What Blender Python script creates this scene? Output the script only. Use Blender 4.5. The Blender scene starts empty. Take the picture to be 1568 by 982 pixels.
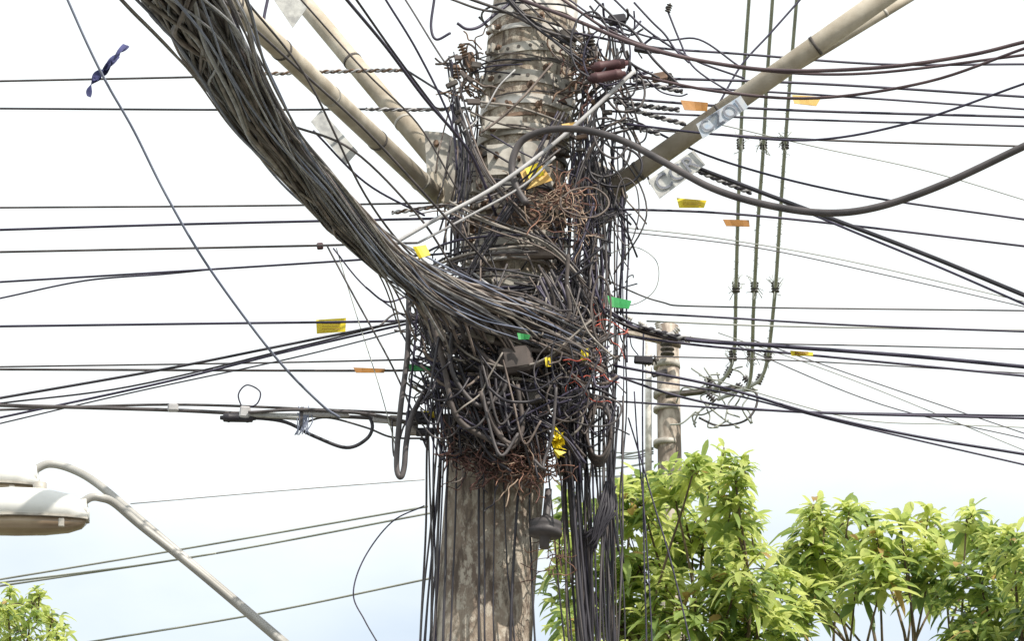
import bpy, math, random
import numpy as np
from mathutils import Vector, Matrix
random.seed(23); np.random.seed(23)
RU=random.uniform
scene=bpy.context.scene
# ------------------------------------------------------------------ camera
F=5100.0; TH=math.radians(20); C=np.array([0,-12.0,1.7])
FW=np.array([0,math.cos(TH),math.sin(TH)]); UP=np.array([0,-math.sin(TH),math.cos(TH)]); RT=np.array([1.0,0,0])
cam=bpy.data.cameras.new('camera'); cam.lens=36*F/1568; cam.sensor_width=36; cam.clip_end=5000
co=bpy.data.objects.new('camera',cam); scene.collection.objects.link(co)
co.location=C; co.rotation_euler=(math.pi/2+TH,0,0); scene.camera=co
def W(px,py,y=0.0):
    d=FW+RT*(px-784)/F+UP*(491-py)/F
    return C+d*((y-C[1])/d[1])
def R(px,y=0.0,py=491):
    d=FW+UP*(491-py)/F
    return px/F*((y-C[1])/d[1])
# ------------------------------------------------------------------ materials
MATS={}
def pmat(name,c1,c2=None,scale=20,rough=0.6,metal=0,bump=0,stretch=(1,1,1),lo=0.35,hi=0.65,detail=4):
    m=bpy.data.materials.new(name); m.use_nodes=True; nt=m.node_tree; b=nt.nodes['Principled BSDF']
    b.inputs['Roughness'].default_value=rough; b.inputs['Metallic'].default_value=metal
    c2=c2 or tuple(x*0.6 for x in c1)
    tc=nt.nodes.new('ShaderNodeTexCoord'); mp=nt.nodes.new('ShaderNodeMapping'); mp.inputs['Scale'].default_value=stretch
    n=nt.nodes.new('ShaderNodeTexNoise'); n.inputs['Scale'].default_value=scale; n.inputs['Detail'].default_value=detail
    r=nt.nodes.new('ShaderNodeValToRGB'); r.color_ramp.elements[0].position=lo; r.color_ramp.elements[1].position=hi
    r.color_ramp.elements[0].color=(*c2,1); r.color_ramp.elements[1].color=(*c1,1)
    L=nt.links.new
    L(tc.outputs['Object'],mp.inputs[0]); L(mp.outputs[0],n.inputs['Vector']); L(n.outputs[0],r.inputs[0]); L(r.outputs[0],b.inputs['Base Color'])
    if bump:
        bp=nt.nodes.new('ShaderNodeBump'); bp.inputs['Strength'].default_value=bump; bp.inputs['Distance'].default_value=0.01
        L(n.outputs[0],bp.inputs['Height']); L(bp.outputs[0],b.inputs['Normal'])
    MATS[name]=m; return m
pmat('black_rubber',(0.045,0.04,0.052),(0.018,0.016,0.023),8,0.5)
pmat('navy_rubber',(0.06,0.05,0.09),(0.028,0.024,0.05),6,0.5)
pmat('dark_grey_pvc',(0.12,0.105,0.108),(0.055,0.049,0.052),9,0.55)
pmat('dusty_grey',(0.38,0.34,0.305),(0.17,0.15,0.135),12,0.65)
pmat('dusty_brown',(0.25,0.20,0.175),(0.12,0.092,0.082),12,0.65)
pmat('dusty_dark',(0.13,0.105,0.097),(0.06,0.048,0.045),12,0.65)
pmat('brown_pvc',(0.14,0.095,0.10),(0.07,0.045,0.055),7,0.6)
pmat('pale_cable',(0.55,0.54,0.55),(0.36,0.35,0.36),10,0.6)
pmat('blue_grey_cable',(0.28,0.31,0.40),(0.17,0.19,0.27),4,0.6)
pmat('steel_strand',(0.40,0.39,0.39),(0.22,0.21,0.22),30,0.5,0.2)
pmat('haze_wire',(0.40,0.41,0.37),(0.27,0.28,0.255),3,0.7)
pmat('copper_wire',(0.38,0.20,0.14),(0.17,0.085,0.06),30,0.6,0.1)
pmat('rust_wire',(0.17,0.085,0.07),(0.07,0.034,0.03),30,0.8)
pmat('tan_wire',(0.5,0.37,0.28),(0.28,0.2,0.15),30,0.7)
pmat('red_wire',(0.55,0.10,0.06),(0.35,0.05,0.03),10,0.5)
pmat('galvanised',(0.56,0.53,0.48),(0.32,0.295,0.26),18,0.6,0.15,0.1)
pmat('lamp_arm_steel',(0.47,0.46,0.44),(0.34,0.33,0.31),7,0.5,0.15)
pmat('arm_metal',(0.60,0.54,0.45),(0.40,0.345,0.27),11,0.7,0.0,0.15)
pmat('dark_steel',(0.13,0.115,0.105),(0.055,0.047,0.043),20,0.7,0.1)
pmat('rusty_steel',(0.27,0.18,0.13),(0.11,0.07,0.05),18,0.8,0.1)
pmat('white_paint',(0.82,0.80,0.77),(0.52,0.48,0.44),16,0.7)
pmat('lamp_housing',(0.82,0.82,0.80),(0.74,0.74,0.72),6,0.5)
pmat('lamp_bowl',(0.46,0.36,0.25),(0.26,0.19,0.13),5,0.2)
pmat('porcelain',(0.6,0.58,0.56),(0.4,0.38,0.36),12,0.3)
pmat('yellow_tag',(0.85,0.70,0.03),(0.75,0.56,0.02),12,0.5)
pmat('orange_tag',(0.48,0.22,0.05),(0.27,0.12,0.03),12,0.5)
pmat('pale_orange_tag',(0.85,0.58,0.2),(0.7,0.42,0.1),12,0.5)
pmat('green_tag',(0.05,0.42,0.12),(0.03,0.27,0.07),12,0.5)
pmat('maroon_plastic',(0.12,0.05,0.055),(0.06,0.026,0.03),10,0.6)
pmat('label_white',(0.60,0.60,0.58),(0.36,0.36,0.36),34,0.6)
pmat('label_blue',(0.36,0.44,0.56),(0.52,0.53,0.55),34,0.6)
pmat('print_grey',(0.12,0.13,0.17),(0.28,0.29,0.33),50,0.6)
pmat('ribbon_cloth',(0.06,0.065,0.19),(0.03,0.035,0.11),40,0.8)
pmat('bark',(0.2,0.15,0.1),(0.09,0.065,0.045),14,0.9,0,0.4,(1,1,0.3))
pmat('asphalt',(0.06,0.06,0.062),(0.04,0.04,0.042),30,0.9)
pmat('paving',(0.32,0.30,0.27),(0.22,0.2,0.18),6,0.9)
pmat('dirt',(0.14,0.13,0.07),(0.07,0.09,0.035),0.6,0.95)
pmat('far_concrete',(0.54,0.47,0.40),(0.20,0.16,0.13),9,0.9,0,0.3,(1,1,.5),.42,.58)
def pole_mat():
    m=bpy.data.materials.new('weathered_concrete'); m.use_nodes=True; nt=m.node_tree; L=nt.links.new
    b=nt.nodes['Principled BSDF']; b.inputs['Roughness'].default_value=0.9
    tc=nt.nodes.new('ShaderNodeTexCoord')
    def noise(scale,st,lo,hi,det=7):
        mp=nt.nodes.new('ShaderNodeMapping'); mp.inputs['Scale'].default_value=st
        n=nt.nodes.new('ShaderNodeTexNoise'); n.inputs['Scale'].default_value=scale; n.inputs['Detail'].default_value=det; n.inputs['Roughness'].default_value=0.7
        r=nt.nodes.new('ShaderNodeMapRange'); r.inputs[1].default_value=lo; r.inputs[2].default_value=hi
        L(tc.outputs['Object'],mp.inputs[0]); L(mp.outputs[0],n.inputs['Vector']); L(n.outputs[0],r.inputs[0]); return r.outputs[0],n.outputs[0]
    def mix(a,bb,f):
        x=nt.nodes.new('ShaderNodeMix'); x.data_type='RGBA'
        for s,v in ((6,a),(7,bb)):
            if isinstance(v,tuple): x.inputs[s].default_value=(*v,1)
            else: L(v,x.inputs[s])
        L(f,x.inputs[0]); return x.outputs[2]
    f1,_=noise(10,(1,1,0.45),0.42,0.58)
    f2,n2=noise(34,(1,1,0.6),0.50,0.60)
    f3,_=noise(16,(1,1,0.2),0.54,0.62)
    f4,_=noise(60,(1,1,0.8),0.58,0.64)
    f5,_=noise(4,(1,1,0.6),0.52,0.64)
    f6,_=noise(3,(1,1,0.8),0.48,0.60)
    c=mix((0.20,0.15,0.12),(0.38,0.31,0.245),f1)
    c=mix(c,(0.55,0.49,0.41),f2)
    c=mix(c,(0.64,0.58,0.49),f5)
    c=mix(c,(0.13,0.10,0.08),f3)  # dark vertical streaks: stains, contrast raised to paint in shadow streaks too
    c2=mix(c,(0.11,0.085,0.07),f4)
    c=mix(c,c2,f6)
    L(c,b.inputs['Base Color'])
    bp=nt.nodes.new('ShaderNodeBump'); bp.inputs['Strength'].default_value=0.8; bp.inputs['Distance'].default_value=0.012
    L(n2,bp.inputs['Height']); L(bp.outputs[0],b.inputs['Normal'])
    MATS['weathered_concrete']=m
pole_mat()
def leafmat(name,c1,c2,tr):
    m=bpy.data.materials.new(name); m.use_nodes=True; nt=m.node_tree; L=nt.links.new
    b=nt.nodes['Principled BSDF']; b.inputs['Roughness'].default_value=0.38
    tc=nt.nodes.new('ShaderNodeTexCoord'); n=nt.nodes.new('ShaderNodeTexNoise'); n.inputs['Scale'].default_value=5
    r=nt.nodes.new('ShaderNodeValToRGB'); r.color_ramp.elements[0].position=.38; r.color_ramp.elements[1].position=.62
    r.color_ramp.elements[0].color=(*c2,1); r.color_ramp.elements[1].color=(*c1,1)
    L(tc.outputs['Object'],n.inputs['Vector']); L(n.outputs[0],r.inputs[0]); L(r.outputs[0],b.inputs['Base Color'])
    t=nt.nodes.new('ShaderNodeBsdfTranslucent'); t.inputs[0].default_value=(*tr,1)
    mx=nt.nodes.new('ShaderNodeMixShader'); mx.inputs[0].default_value=0.45
    L(b.outputs[0],mx.inputs[1]); L(t.outputs[0],mx.inputs[2]); L(mx.outputs[0],nt.nodes['Material Output'].inputs[0])
    MATS[name]=m
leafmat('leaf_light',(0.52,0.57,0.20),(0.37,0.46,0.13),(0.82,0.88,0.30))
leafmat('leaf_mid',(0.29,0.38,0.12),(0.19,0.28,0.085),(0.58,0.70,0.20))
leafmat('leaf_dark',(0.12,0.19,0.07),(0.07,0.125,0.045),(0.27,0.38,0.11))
leafmat('leaf_dry',(0.55,0.38,0.15),(0.38,0.24,0.1),(0.65,0.45,0.18))
# ------------------------------------------------------------------ mesh builder
def catmull(P,n):
    P=np.asarray(P,float)
    if len(P)==2:
        t=np.linspace(0,1,n+1)[:,None]; return P[0]+(P[1]-P[0])*t
    Q=np.vstack([2*P[0]-P[1],P,2*P[-1]-P[-2]]); out=[]
    ts=np.linspace(0,1,n,endpoint=False)[:,None]
    for i in range(1,len(Q)-2):
        a,b,c,d=Q[i-1],Q[i],Q[i+1],Q[i+2]
        out.append(0.5*((2*b)+(c-a)*ts+(2*a-5*b+4*c-d)*ts**2+(3*b-a-3*c+d)*ts**3))
    out.append(P[-1:]); return np.vstack(out)
class MB:
    def __init__(s): s.v=[];s.f=[];s.m=[];s.sm=[];s.mats=[];s.n=0
    def mi(s,name):
        if name not in s.mats: s.mats.append(name)
        return s.mats.index(name)
    def add(s,V,Fc,mat,smooth=True):
        V=np.asarray(V,float); s.v.append(V); k=s.mi(mat); o=s.n
        s.f+= [tuple(i+o for i in f) for f in Fc]; s.m+=[k]*len(Fc); s.sm+=[smooth]*len(Fc); s.n+=len(V)
    def tube(s,P,r,mat,sides=6,n=6,raw=False,caps=True):
        P=np.asarray(P,float)
        if not raw: 
            rr=np.asarray(r,float) if np.ndim(r) else None
            if rr is not None: r=catmull(np.stack([rr]*3,1),n)[:,0]
            P=catmull(P,n)
        N=len(P); T=np.gradient(P,axis=0); T/=np.linalg.norm(T,axis=1)[:,None]+1e-12
        u=np.cross(T[0],[0.13,0.31,0.94]); 
        if np.linalg.norm(u)<1e-3: u=np.cross(T[0],[1,0,0])
        u/=np.linalg.norm(u); U=np.empty_like(P)
        for i in range(N):
            u=u-T[i]*np.dot(u,T[i]); u/=np.linalg.norm(u)+1e-12; U[i]=u
        B=np.cross(T,U); a=np.linspace(0,2*math.pi,sides,endpoint=False)
        rad=(np.asarray(r)*np.ones(N))[:,None,None]
        V=(P[:,None,:]+rad*(U[:,None,:]*np.cos(a)[None,:,None]+B[:,None,:]*np.sin(a)[None,:,None])).reshape(-1,3)
        Fc=[]
        for i in range(N-1):
            for j in range(sides):
                k=(j+1)%sides; Fc.append((i*sides+j,i*sides+k,(i+1)*sides+k,(i+1)*sides+j))
        if caps: Fc.append(tuple(range(sides-1,-1,-1))); Fc.append(tuple((N-1)*sides+j for j in range(sides)))
        s.add(V,Fc,mat,True)
    def cyl(s,a,b,r0,mat,r1=None,sides=16):
        s.tube([a,b],np.array([r0,r1 if r1 is not None else r0]),mat,sides,1,raw=True)
        for i in (1,2): s.sm[-i]=False
    def box(s,c,ax,ay,az,mat,bev=0.12):
        c=np.asarray(c,float);ax,ay,az=[np.asarray(q,float) for q in (ax,ay,az)]
        m=min(np.linalg.norm(ax),np.linalg.norm(ay),np.linalg.norm(az))*bev*2
        k=[1-m/np.linalg.norm(q) for q in (ax,ay,az)]
        import itertools
        V=[];idx={}
        for sg in itertools.product((-1,1),repeat=3):
            for d in range(3):
                q=[sg[i]*(1 if i==d else k[i]) for i in range(3)]
                idx[(sg,d)]=len(V); V.append(c+ax*q[0]+ay*q[1]+az*q[2])
        Fc=[]
        for d in range(3):
            o=[i for i in range(3) if i!=d]
            for sv in (-1,1):
                ring=[]
                for p,q in ((-1,-1),(1,-1),(1,1),(-1,1)):
                    sg=[0]*3; sg[d]=sv; sg[o[0]]=p; sg[o[1]]=q; ring.append(idx[(tuple(sg),d)])
                Fc.append(tuple(ring))
        for d in range(3):
            o=[i for i in range(3) if i!=d]
            for p,q in itertools.product((-1,1),repeat=2):
                A=[0]*3;Bb=[0]*3; A[d]=-1;Bb[d]=1; A[o[0]]=Bb[o[0]]=p; A[o[1]]=Bb[o[1]]=q
                A=tuple(A);Bb=tuple(Bb)
                Fc.append((idx[(A,o[0])],idx[(Bb,o[0])],idx[(Bb,o[1])],idx[(A,o[1])]))
        for sg in itertools.product((-1,1),repeat=3): Fc.append((idx[(sg,0)],idx[(sg,1)],idx[(sg,2)]))
        s.add(V,Fc,mat,False)
    def lathe(s,o,axis,prof,mat,sides=20):
        axis=np.asarray(axis,float);axis/=np.linalg.norm(axis)
        u=np.cross(axis,[0.2,1,0.1]);u/=np.linalg.norm(u);w=np.cross(axis,u)
        V=[];Fc=[]
        for h,r in prof:
            for j in range(sides):
                a=2*math.pi*j/sides; V.append(np.asarray(o)+axis*h+r*(u*math.cos(a)+w*math.sin(a)))
        for i in range(len(prof)-1):
            for j in range(sides):
                k=(j+1)%sides; Fc.append((i*sides+j,i*sides+k,(i+1)*sides+k,(i+1)*sides+j))
        s.add(V,Fc,mat,True)
    def obj(s,name,parent=None,recalc=True):
        me=bpy.data.meshes.new(name); me.from_pydata(np.vstack(s.v).tolist(),[],s.f)
        for m in s.mats: me.materials.append(MATS[m])
        me.polygons.foreach_set('material_index',s.m); me.polygons.foreach_set('use_smooth',s.sm)
        if recalc:
            import bmesh
            bm=bmesh.new(); bm.from_mesh(me); bmesh.ops.recalc_face_normals(bm,faces=bm.faces); bm.to_mesh(me); bm.free()
        me.update(); o=bpy.data.objects.new(name,me); scene.collection.objects.link(o)
        if parent: o.parent=parent
        return o
def empty(name):
    e=bpy.data.objects.new(name,None); scene.collection.objects.link(e); return e
# ------------------------------------------------------------------ ground
def sheet(name,x0,x1,y0,y1,z,mat,parent=None):
    m=MB(); m.add([(x0,y0,z),(x1,y0,z),(x1,y1,z),(x0,y1,z)],[(0,1,2,3)],mat,False); return m.obj(name,parent)
sheet('ground',-1500,1500,-1500,1500,0,'dirt')
sheet('road',-400,400,-11,-1.6,0.004,'asphalt')
m=MB(); m.box((0,-0.2,0.07),(400,0,0),(0,1.2,0),(0,0,0.07),'paving',0.01); m.obj('pavement')
m=MB(); m.box((0,-1.48,0.075),(400,0,0),(0,0.075,0),(0,0,0.075),'far_concrete',0.02); m.obj('kerb')
m=MB(); m.box((0,-12.4,0.07),(400,0,0),(0,1.3,0),(0,0,0.07),'paving',0.01); m.obj('pavement')
m=MB()
for i in range(-40,41): m.add([(i*6-1.2,-6.36,.008),(i*6+1.2,-6.36,.008),(i*6+1.2,-6.24,.008),(i*6-1.2,-6.24,.008)],[(0,1,2,3)],'white_paint',False)
m.obj('road_marking')
# ------------------------------------------------------------------ utility pole
PA=W(820,0,0); PB=W(738,982,0)
def axis_z(z):
    t=(z-PA[2])/(PB[2]-PA[2]); return PA+(PB-PA)*t
def axis(py): return PA+(PB-PA)*(py/982.0)
def prad(z):
    r0=R(65,0,0); r1=R(77,0,982); t=(z-PA[2])/(PB[2]-PA[2]); return r0+(r1-r0)*t
UPA=(PA-PB)/np.linalg.norm(PA-PB)
pole=empty('utility_pole')
m=MB(); zs=np.linspace(0.0,9.3,70)
m.tube([axis_z(z) for z in zs],np.array([prad(z)*(1+0.012*math.sin(z*7.3)+RU(-.006,.006)) for z in zs]),'weathered_concrete',40,1,raw=True)
m.obj('concrete_shaft',pole)
m=MB()
def polepoint(py,ang,extra=0.0,dz=0.0):
    a=axis(py)+UPA*dz; r=prad(a[2])+extra
    return a+np.array([math.cos(ang)*r,math.sin(ang)*r,0])
def band(py,h,mat,ex=0.006,tilt=0.0,lug=True,hole_discs=0):
    V=[];n=48; hh=R(h)/2
    for ang in np.linspace(0,2*math.pi,n,endpoint=False):
        tz=tilt*math.cos(ang)
        for e,z in ((ex*0.1,-hh),(ex,-hh),(ex,hh),(ex*0.1,hh)): V.append(polepoint(py,ang,e,z+tz))
    Fc=[]
    for i in range(n):
        j=(i+1)%n
        for k in range(4):
            l=(k+1)%4; Fc.append((i*4+k,j*4+k,j*4+l,i*4+l))
    m.add(V,Fc,mat,False)
    if hole_discs:
        for k in range(hole_discs):
            ang=-math.pi/2+ (k-(hole_discs-1)/2)*(2.3/hole_discs)
            p=polepoint(py,ang,ex-0.002,tilt*math.cos(ang)); d=np.array([math.cos(ang),math.sin(ang),0])
            m.cyl(p,p+d*0.004,R(3.0),'dark_steel',sides=8)  # proud dark disc, its colour stands in for the shade inside a hole
    if lug:
        for ang in (-math.pi/2+RU(-1.2,-.8),-math.pi/2+RU(.8,1.2)):
            d=np.array([math.cos(ang),math.sin(ang),0]);t=np.array([-d[1],d[0],0])
            p=polepoint(py,ang,ex+0.018)
            m.box(p,d*0.022,t*0.006,UPA*hh*0.95,mat); 
            m.box(p+t*0.022,d*0.022,t*0.005,UPA*hh*0.95,mat)
            m.cyl(p-t*0.03,p+t*0.055,0.006,'rusty_steel',sides=8)
            m.cyl(p-t*0.03,p-t*0.018,0.011,'rusty_steel',sides=6); m.cyl(p+t*.036,p+t*0.046,0.011,'rusty_steel',sides=6)
band(34,22,'white_paint',0.004,0.01,False)
band(70,8,'white_paint',0.007,-0.006)
band(104,16,'galvanised',0.008,0.012,True,9)
band(126,5,'dark_steel',0.006,0.02,False)
band(152,20,'galvanised',0.010,-0.012,True,7)
band(188,16,'white_paint',0.008,0.0,True)
band(212,6,'rusty_steel',0.007,0.015,False)
band(236,18,'galvanised',0.010,0.0)
band(268,8,'dark_steel',0.009,-0.01)
band(322,16,'galvanised',0.012,0.008,True,5)
band(352,14,'dusty_grey',0.016,0.0)
band(378,20,'rusty_steel',0.014,-0.004)
band(406,26,'galvanised',0.026,0.006,True,10)
band(432,18,'white_paint',0.020,0.0,True)
band(470,20,'galvanised',0.02,0.012)
band(540,20,'galvanised',0.02,-0.012,True,6)
band(620,18,'dusty_grey',0.016,0.01)
for pa,an in ((140,-1.2),(200,-1.9),(200,-1.3),(290,-1.6),(170,-1.5),(250,-1.1),(352,-1.7),(360,-1.1),(60,-1.4)):
    p=polepoint(pa,an,0.006); d=np.array([math.cos(an),math.sin(an),0])
    m.cyl(p,p+d*0.05,0.007,'rusty_steel',sides=8); m.cyl(p+d*0.01,p+d*0.022,0.016,'rusty_steel',sides=6)
m.obj('clamp_bands',pole)
m=MB()
def plate(pts,y0,th,mat):
    a=[W(x,yy,y0) for x,yy in pts]; b=[W(x,yy,y0)+np.array([0,th,0]) for x,yy in pts]; n=len(pts)
    m.add(a+b,[tuple(range(n)),tuple(range(2*n-1,n-1,-1))]+[(i,i+n,(i+1)%n+n,(i+1)%n) for i in range(n)],mat,False)
plate([(650,200),(682,203),(735,236),(742,300),(690,310),(655,292)],-0.02,0.02,'galvanised')
plate([(640,265),(672,262),(720,318),(690,325)],-0.07,0.02,'arm_metal')
plate([(868,262),(905,240),(938,262),(962,300),(925,345),(880,350)],-0.03,0.02,'galvanised')
plate([(742,178),(800,178),(800,196),(742,196)],-0.19,0.012,'galvanised')
plate([(745,222),(840,214),(842,262),(748,268)],-0.205,0.012,'galvanised')
for x,y in ((668,222),(700,232),(720,280),(676,292),(900,262),(930,285),(905,330),(892,300),(760,240),(825,235)):
    yd=-0.02 if x<740 or x>850 else -0.205
    a=W(x,y,yd); m.cyl(a,a+np.array([0,-0.03,0]),0.011,'rusty_steel',sides=6)
m.obj('brackets',pole)
m=MB()
def arm(p0,p1,rp,y0,y1,mat='arm_metal'):
    a=W(*p0,y0); b=W(*p1,y1); d=(a-b); a=b+d*1.6
    r=R(rp); m.cyl(a,b,r,mat,sides=24)
    L=np.linalg.norm(d); e=d/L
    for k in np.arange(0.12,L*1.5,0.42):
        q=b+e*(k+RU(-.05,.05)); m.cyl(q,q+e*0.013,r*1.06,'dark_steel' if random.random()<.6 else 'galvanised',sides=24)
arm((380,28),(668,300),15,-1.6,-0.05)
arm((462,0),(712,300),15,0.6,0.06)
arm((1350,-2),(935,292),15.5,-0.5,-0.08)
arm((1400,-8),(1190,120),7,-0.1,-0.1)
m.obj('support_arms',pole)
def label(pts,y,mat,text,name,tilt,size,pos,tm='print_grey'):
    e=empty(name); global m
    m=MB(); plate(pts,y,0.003,mat); m.obj('plate',e)
    if text:
        cu=bpy.data.curves.new('t','FONT'); cu.body=text; cu.size=1; cu.extrude=0.01; cu.align_x='CENTER'; cu.align_y='CENTER'
        to=bpy.data.objects.new('t',cu); scene.collection.objects.link(to)
        dg=bpy.context.evaluated_depsgraph_get(); me=bpy.data.meshes.new_from_object(to.evaluated_get(dg))
        bpy.data.objects.remove(to); me.materials.clear(); me.materials.append(MATS[tm])
        o=bpy.data.objects.new('lettering',me); scene.collection.objects.link(o); o.parent=e
        o.matrix_world=Matrix.Translation(Vector(W(*pos,y-0.006)))@Matrix.Rotation(tilt,4,'Y')@Matrix.Rotation(math.pi/2,4,'X')@Matrix.Scale(size,4)
label([(992,276),(1062,230),(1080,252),(1010,304)],-0.35,'label_white','CGR',"cable_label",-math.radians(36),R(36),(1036,266))
label([(1066,190),(1134,146),(1146,164),(1076,212)],-0.50,'label_blue','CZOI',"cable_label",-math.radians(33),R(30),(1105,179))
label([(492,168),(548,232),(530,252),(476,186)],-0.6,'label_white','',"cable_label",0,1,(0,0))
label([(420,0),(450,-20),(470,12),(448,42)],0.4,'label_white','',"cable_label",0,1,(0,0))
# ------------------------------------------------------------------ wires
def wire(mb,pts,d0,d1,rp,mat,sides=6,n=8,ext=True):
    k=len(pts); X=[]
    xs=[p[0] for p in pts]; x0,x1=xs[0],xs[-1]
    for i,p in enumerate(pts):
        t=i/(k-1) if abs(x1-x0)<50 else (p[0]-x0)/(x1-x0)
        X.append(W(p[0],p[1],p[2] if len(p)>2 else d0+(d1-d0)*t))
    P=catmull(X,n)
    if ext:
        for end in (0,-1):
            x,y=pts[end][:2]
            if x<=2 or x>=1566 or y<=2:
                q=P[end]-P[1 if end==0 else -2]; q/=np.linalg.norm(q)
                P=np.vstack([P[0]+q*6,P[0]+q*.3,P]) if end==0 else np.vstack([P,P[-1]+q*.3,P[-1]+q*6])
    mb.tube(P,R(rp,(d0+d1)/2),mat,sides,n,raw=True)
def braid(mb,pts,d0,d1,rp,mats,pitch=22,strands=2):
    P=catmull([W(p[0],p[1],d0+(d1-d0)*(p[0]-pts[0][0])/(pts[-1][0]-pts[0][0])) for p in pts],40)
    s=np.concatenate([[0],np.cumsum(np.linalg.norm(np.diff(P,axis=0),axis=1))])
    N=int(s[-1]/R(pitch)*8)+2; ss=np.linspace(0,s[-1],N); P=np.stack([np.interp(ss,s,P[:,i]) for i in range(3)],1)
    r=R(rp); ph=ss/R(pitch)*2*math.pi
    for k in range(strands):
        a=ph+2*math.pi*k/strands; Q=P.copy(); Q[:,2]+=r*np.cos(a); Q[:,1]+=r*np.sin(a)
        mb.tube(Q,r*0.95,mats[k%len(mats)],6,1,raw=True)
wl=MB()
BK=['black_rubber','navy_rubber','navy_rubber','dark_grey_pvc']
left=[([(0,124),(330,117),(405,113)],1.0,.3,1.8),([(0,166),(350,168),(560,167),(705,166)],1.2,0,1.8),([(0,318),(400,315),(770,309)],.8,0,1.7),
([(0,352),(300,343),(700,334)],.2,-.2,2.1),([(0,386),(300,380),(490,376),(640,372)],.2,-.1,1.9),([(0,432),(300,414),(520,400),(690,388)],.5,-.1,1.8),
([(0,457),(130,430),(250,420),(330,412)],.7,.2,1.5),([(0,500),(300,496),(600,492),(700,486)],.1,-.2,2.0),([(0,610),(250,566),(450,526),(650,486)],-.3,-.3,2.2),
([(0,640),(250,586),(450,536),(650,490)],-.1,-.2,1.9),([(0,618),(200,592),(450,533),(640,486)],-.2,-.2,1.5),([(0,562),(400,556),(670,550)],.4,0,1.4),
([(0,566),(540,568),(700,566)],.4,-.1,2.0),([(0,649),(200,602),(450,548),(640,500)],.2,-.2,1.2),
([(0,621),(250,628),(380,634),(560,640),(640,650)],-.2,-.2,3.0),([(0,628),(260,620),(500,628),(620,634),(680,640)],-.1,-.2,2.1)]
for p,a,b,r in left: wire(wl,p,a,b,r,random.choice(BK))
braid(wl,[(405,113),(520,109),(622,107)],.3,.1,2.0,['rusty_steel','pale_cable']); wire(wl,[(622,107),(690,150)],.1,0,1.8,'black_rubber')
braid(wl,[(560,167),(640,168),(720,166)],0,0,1.8,['dark_grey_pvc','pale_cable'])
braid(wl,[(600,326),(700,312),(760,306)],-.2,-.2,2.0,['rusty_steel','pale_cable'])
for p,a,b,r,mt in [([(530,-2),(590,70),(650,150),(720,235),(760,330)],-2,-.3,2.7,'navy_rubber'),([(545,-2),(610,90),(700,210)],-1,-.3,2.2,'black_rubber'),
 ([(590,-2),(640,80),(690,185),(700,260)],-.5,-.25,2,'navy_rubber'),([(665,-2),(660,40),(668,60),(690,50)],-.3,-.3,2.2,'navy_rubber'),
 ([(410,-2),(404,30),(407,50)],-.3,-.3,2.5,'navy_rubber'),([(350,150),(430,240),(520,330),(640,430)],-1.5,-.4,2,'dark_grey_pvc'),
 ([(440,190),(540,230),(640,330),(700,420)],-1,-.35,2.0,'dark_grey_pvc'),([(480,200),(560,280),(650,330)],-.8,-.3,1.8,'navy_rubber'),
 ([(340,-2),(440,90),(560,200),(680,330),(760,420)],-2,-.3,2.2,'dark_grey_pvc'),([(375,-2),(470,120),(560,300),(640,400),(720,450)],-2,-.3,2.0,'dark_grey_pvc'),
 ([(460,-2),(560,110),(640,190),(700,290)],-.9,-.3,1.6,'dark_grey_pvc'),([(620,-2),(700,120),(760,150)],.3,-.1,1.6,'dark_grey_pvc'),
 ([(500,375),(540,450),(600,560),(640,650)],-.4,-.3,1.5,'dark_grey_pvc'),([(510,380),(560,440),(640,500)],-.4,-.3,1.3,'navy_rubber'),
 ([(700,35),(715,44),(735,40),(760,20),(790,-2)],-.3,-.2,2.5,'navy_rubber'),([(720,-2),(780,20),(830,45),(880,60)],-.3,-.25,2.6,'dark_grey_pvc'),
 ([(690,-2),(740,15),(800,22),(860,40)],-.3,-.25,2.0,'dark_grey_pvc'),([(560,440),(590,462),(620,455),(650,440)],-.6,-.4,1.6,'navy_rubber'),
 ([(580,500),(610,480),(650,500),(690,540)],-.4,-.3,1.6,'dark_grey_pvc'),([(610,500),(640,560),(660,620),(650,680)],-.35,-.3,1.5,'navy_rubber'),
 ([(515,380),(545,480),(580,590),(610,700)],-.3,-.3,.8,'haze_wire')]:
    wire(wl,p,a,b,r,mt)
wire(wl,[(650,775),(600,800),(558,855),(541,910),(558,950),(578,985)],-.2,-.2,1.1,'navy_rubber')
for p in [[(0,888),(300,838),(655,776)],[(0,898),(330,848),(660,786)],[(0,893),(200,868),(330,848)],[(130,985),(400,940),(670,884)]]:
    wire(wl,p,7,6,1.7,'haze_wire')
wire(wl,[(200,772),(430,752),(650,735)],10,9,.9,'pale_cable')
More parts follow.
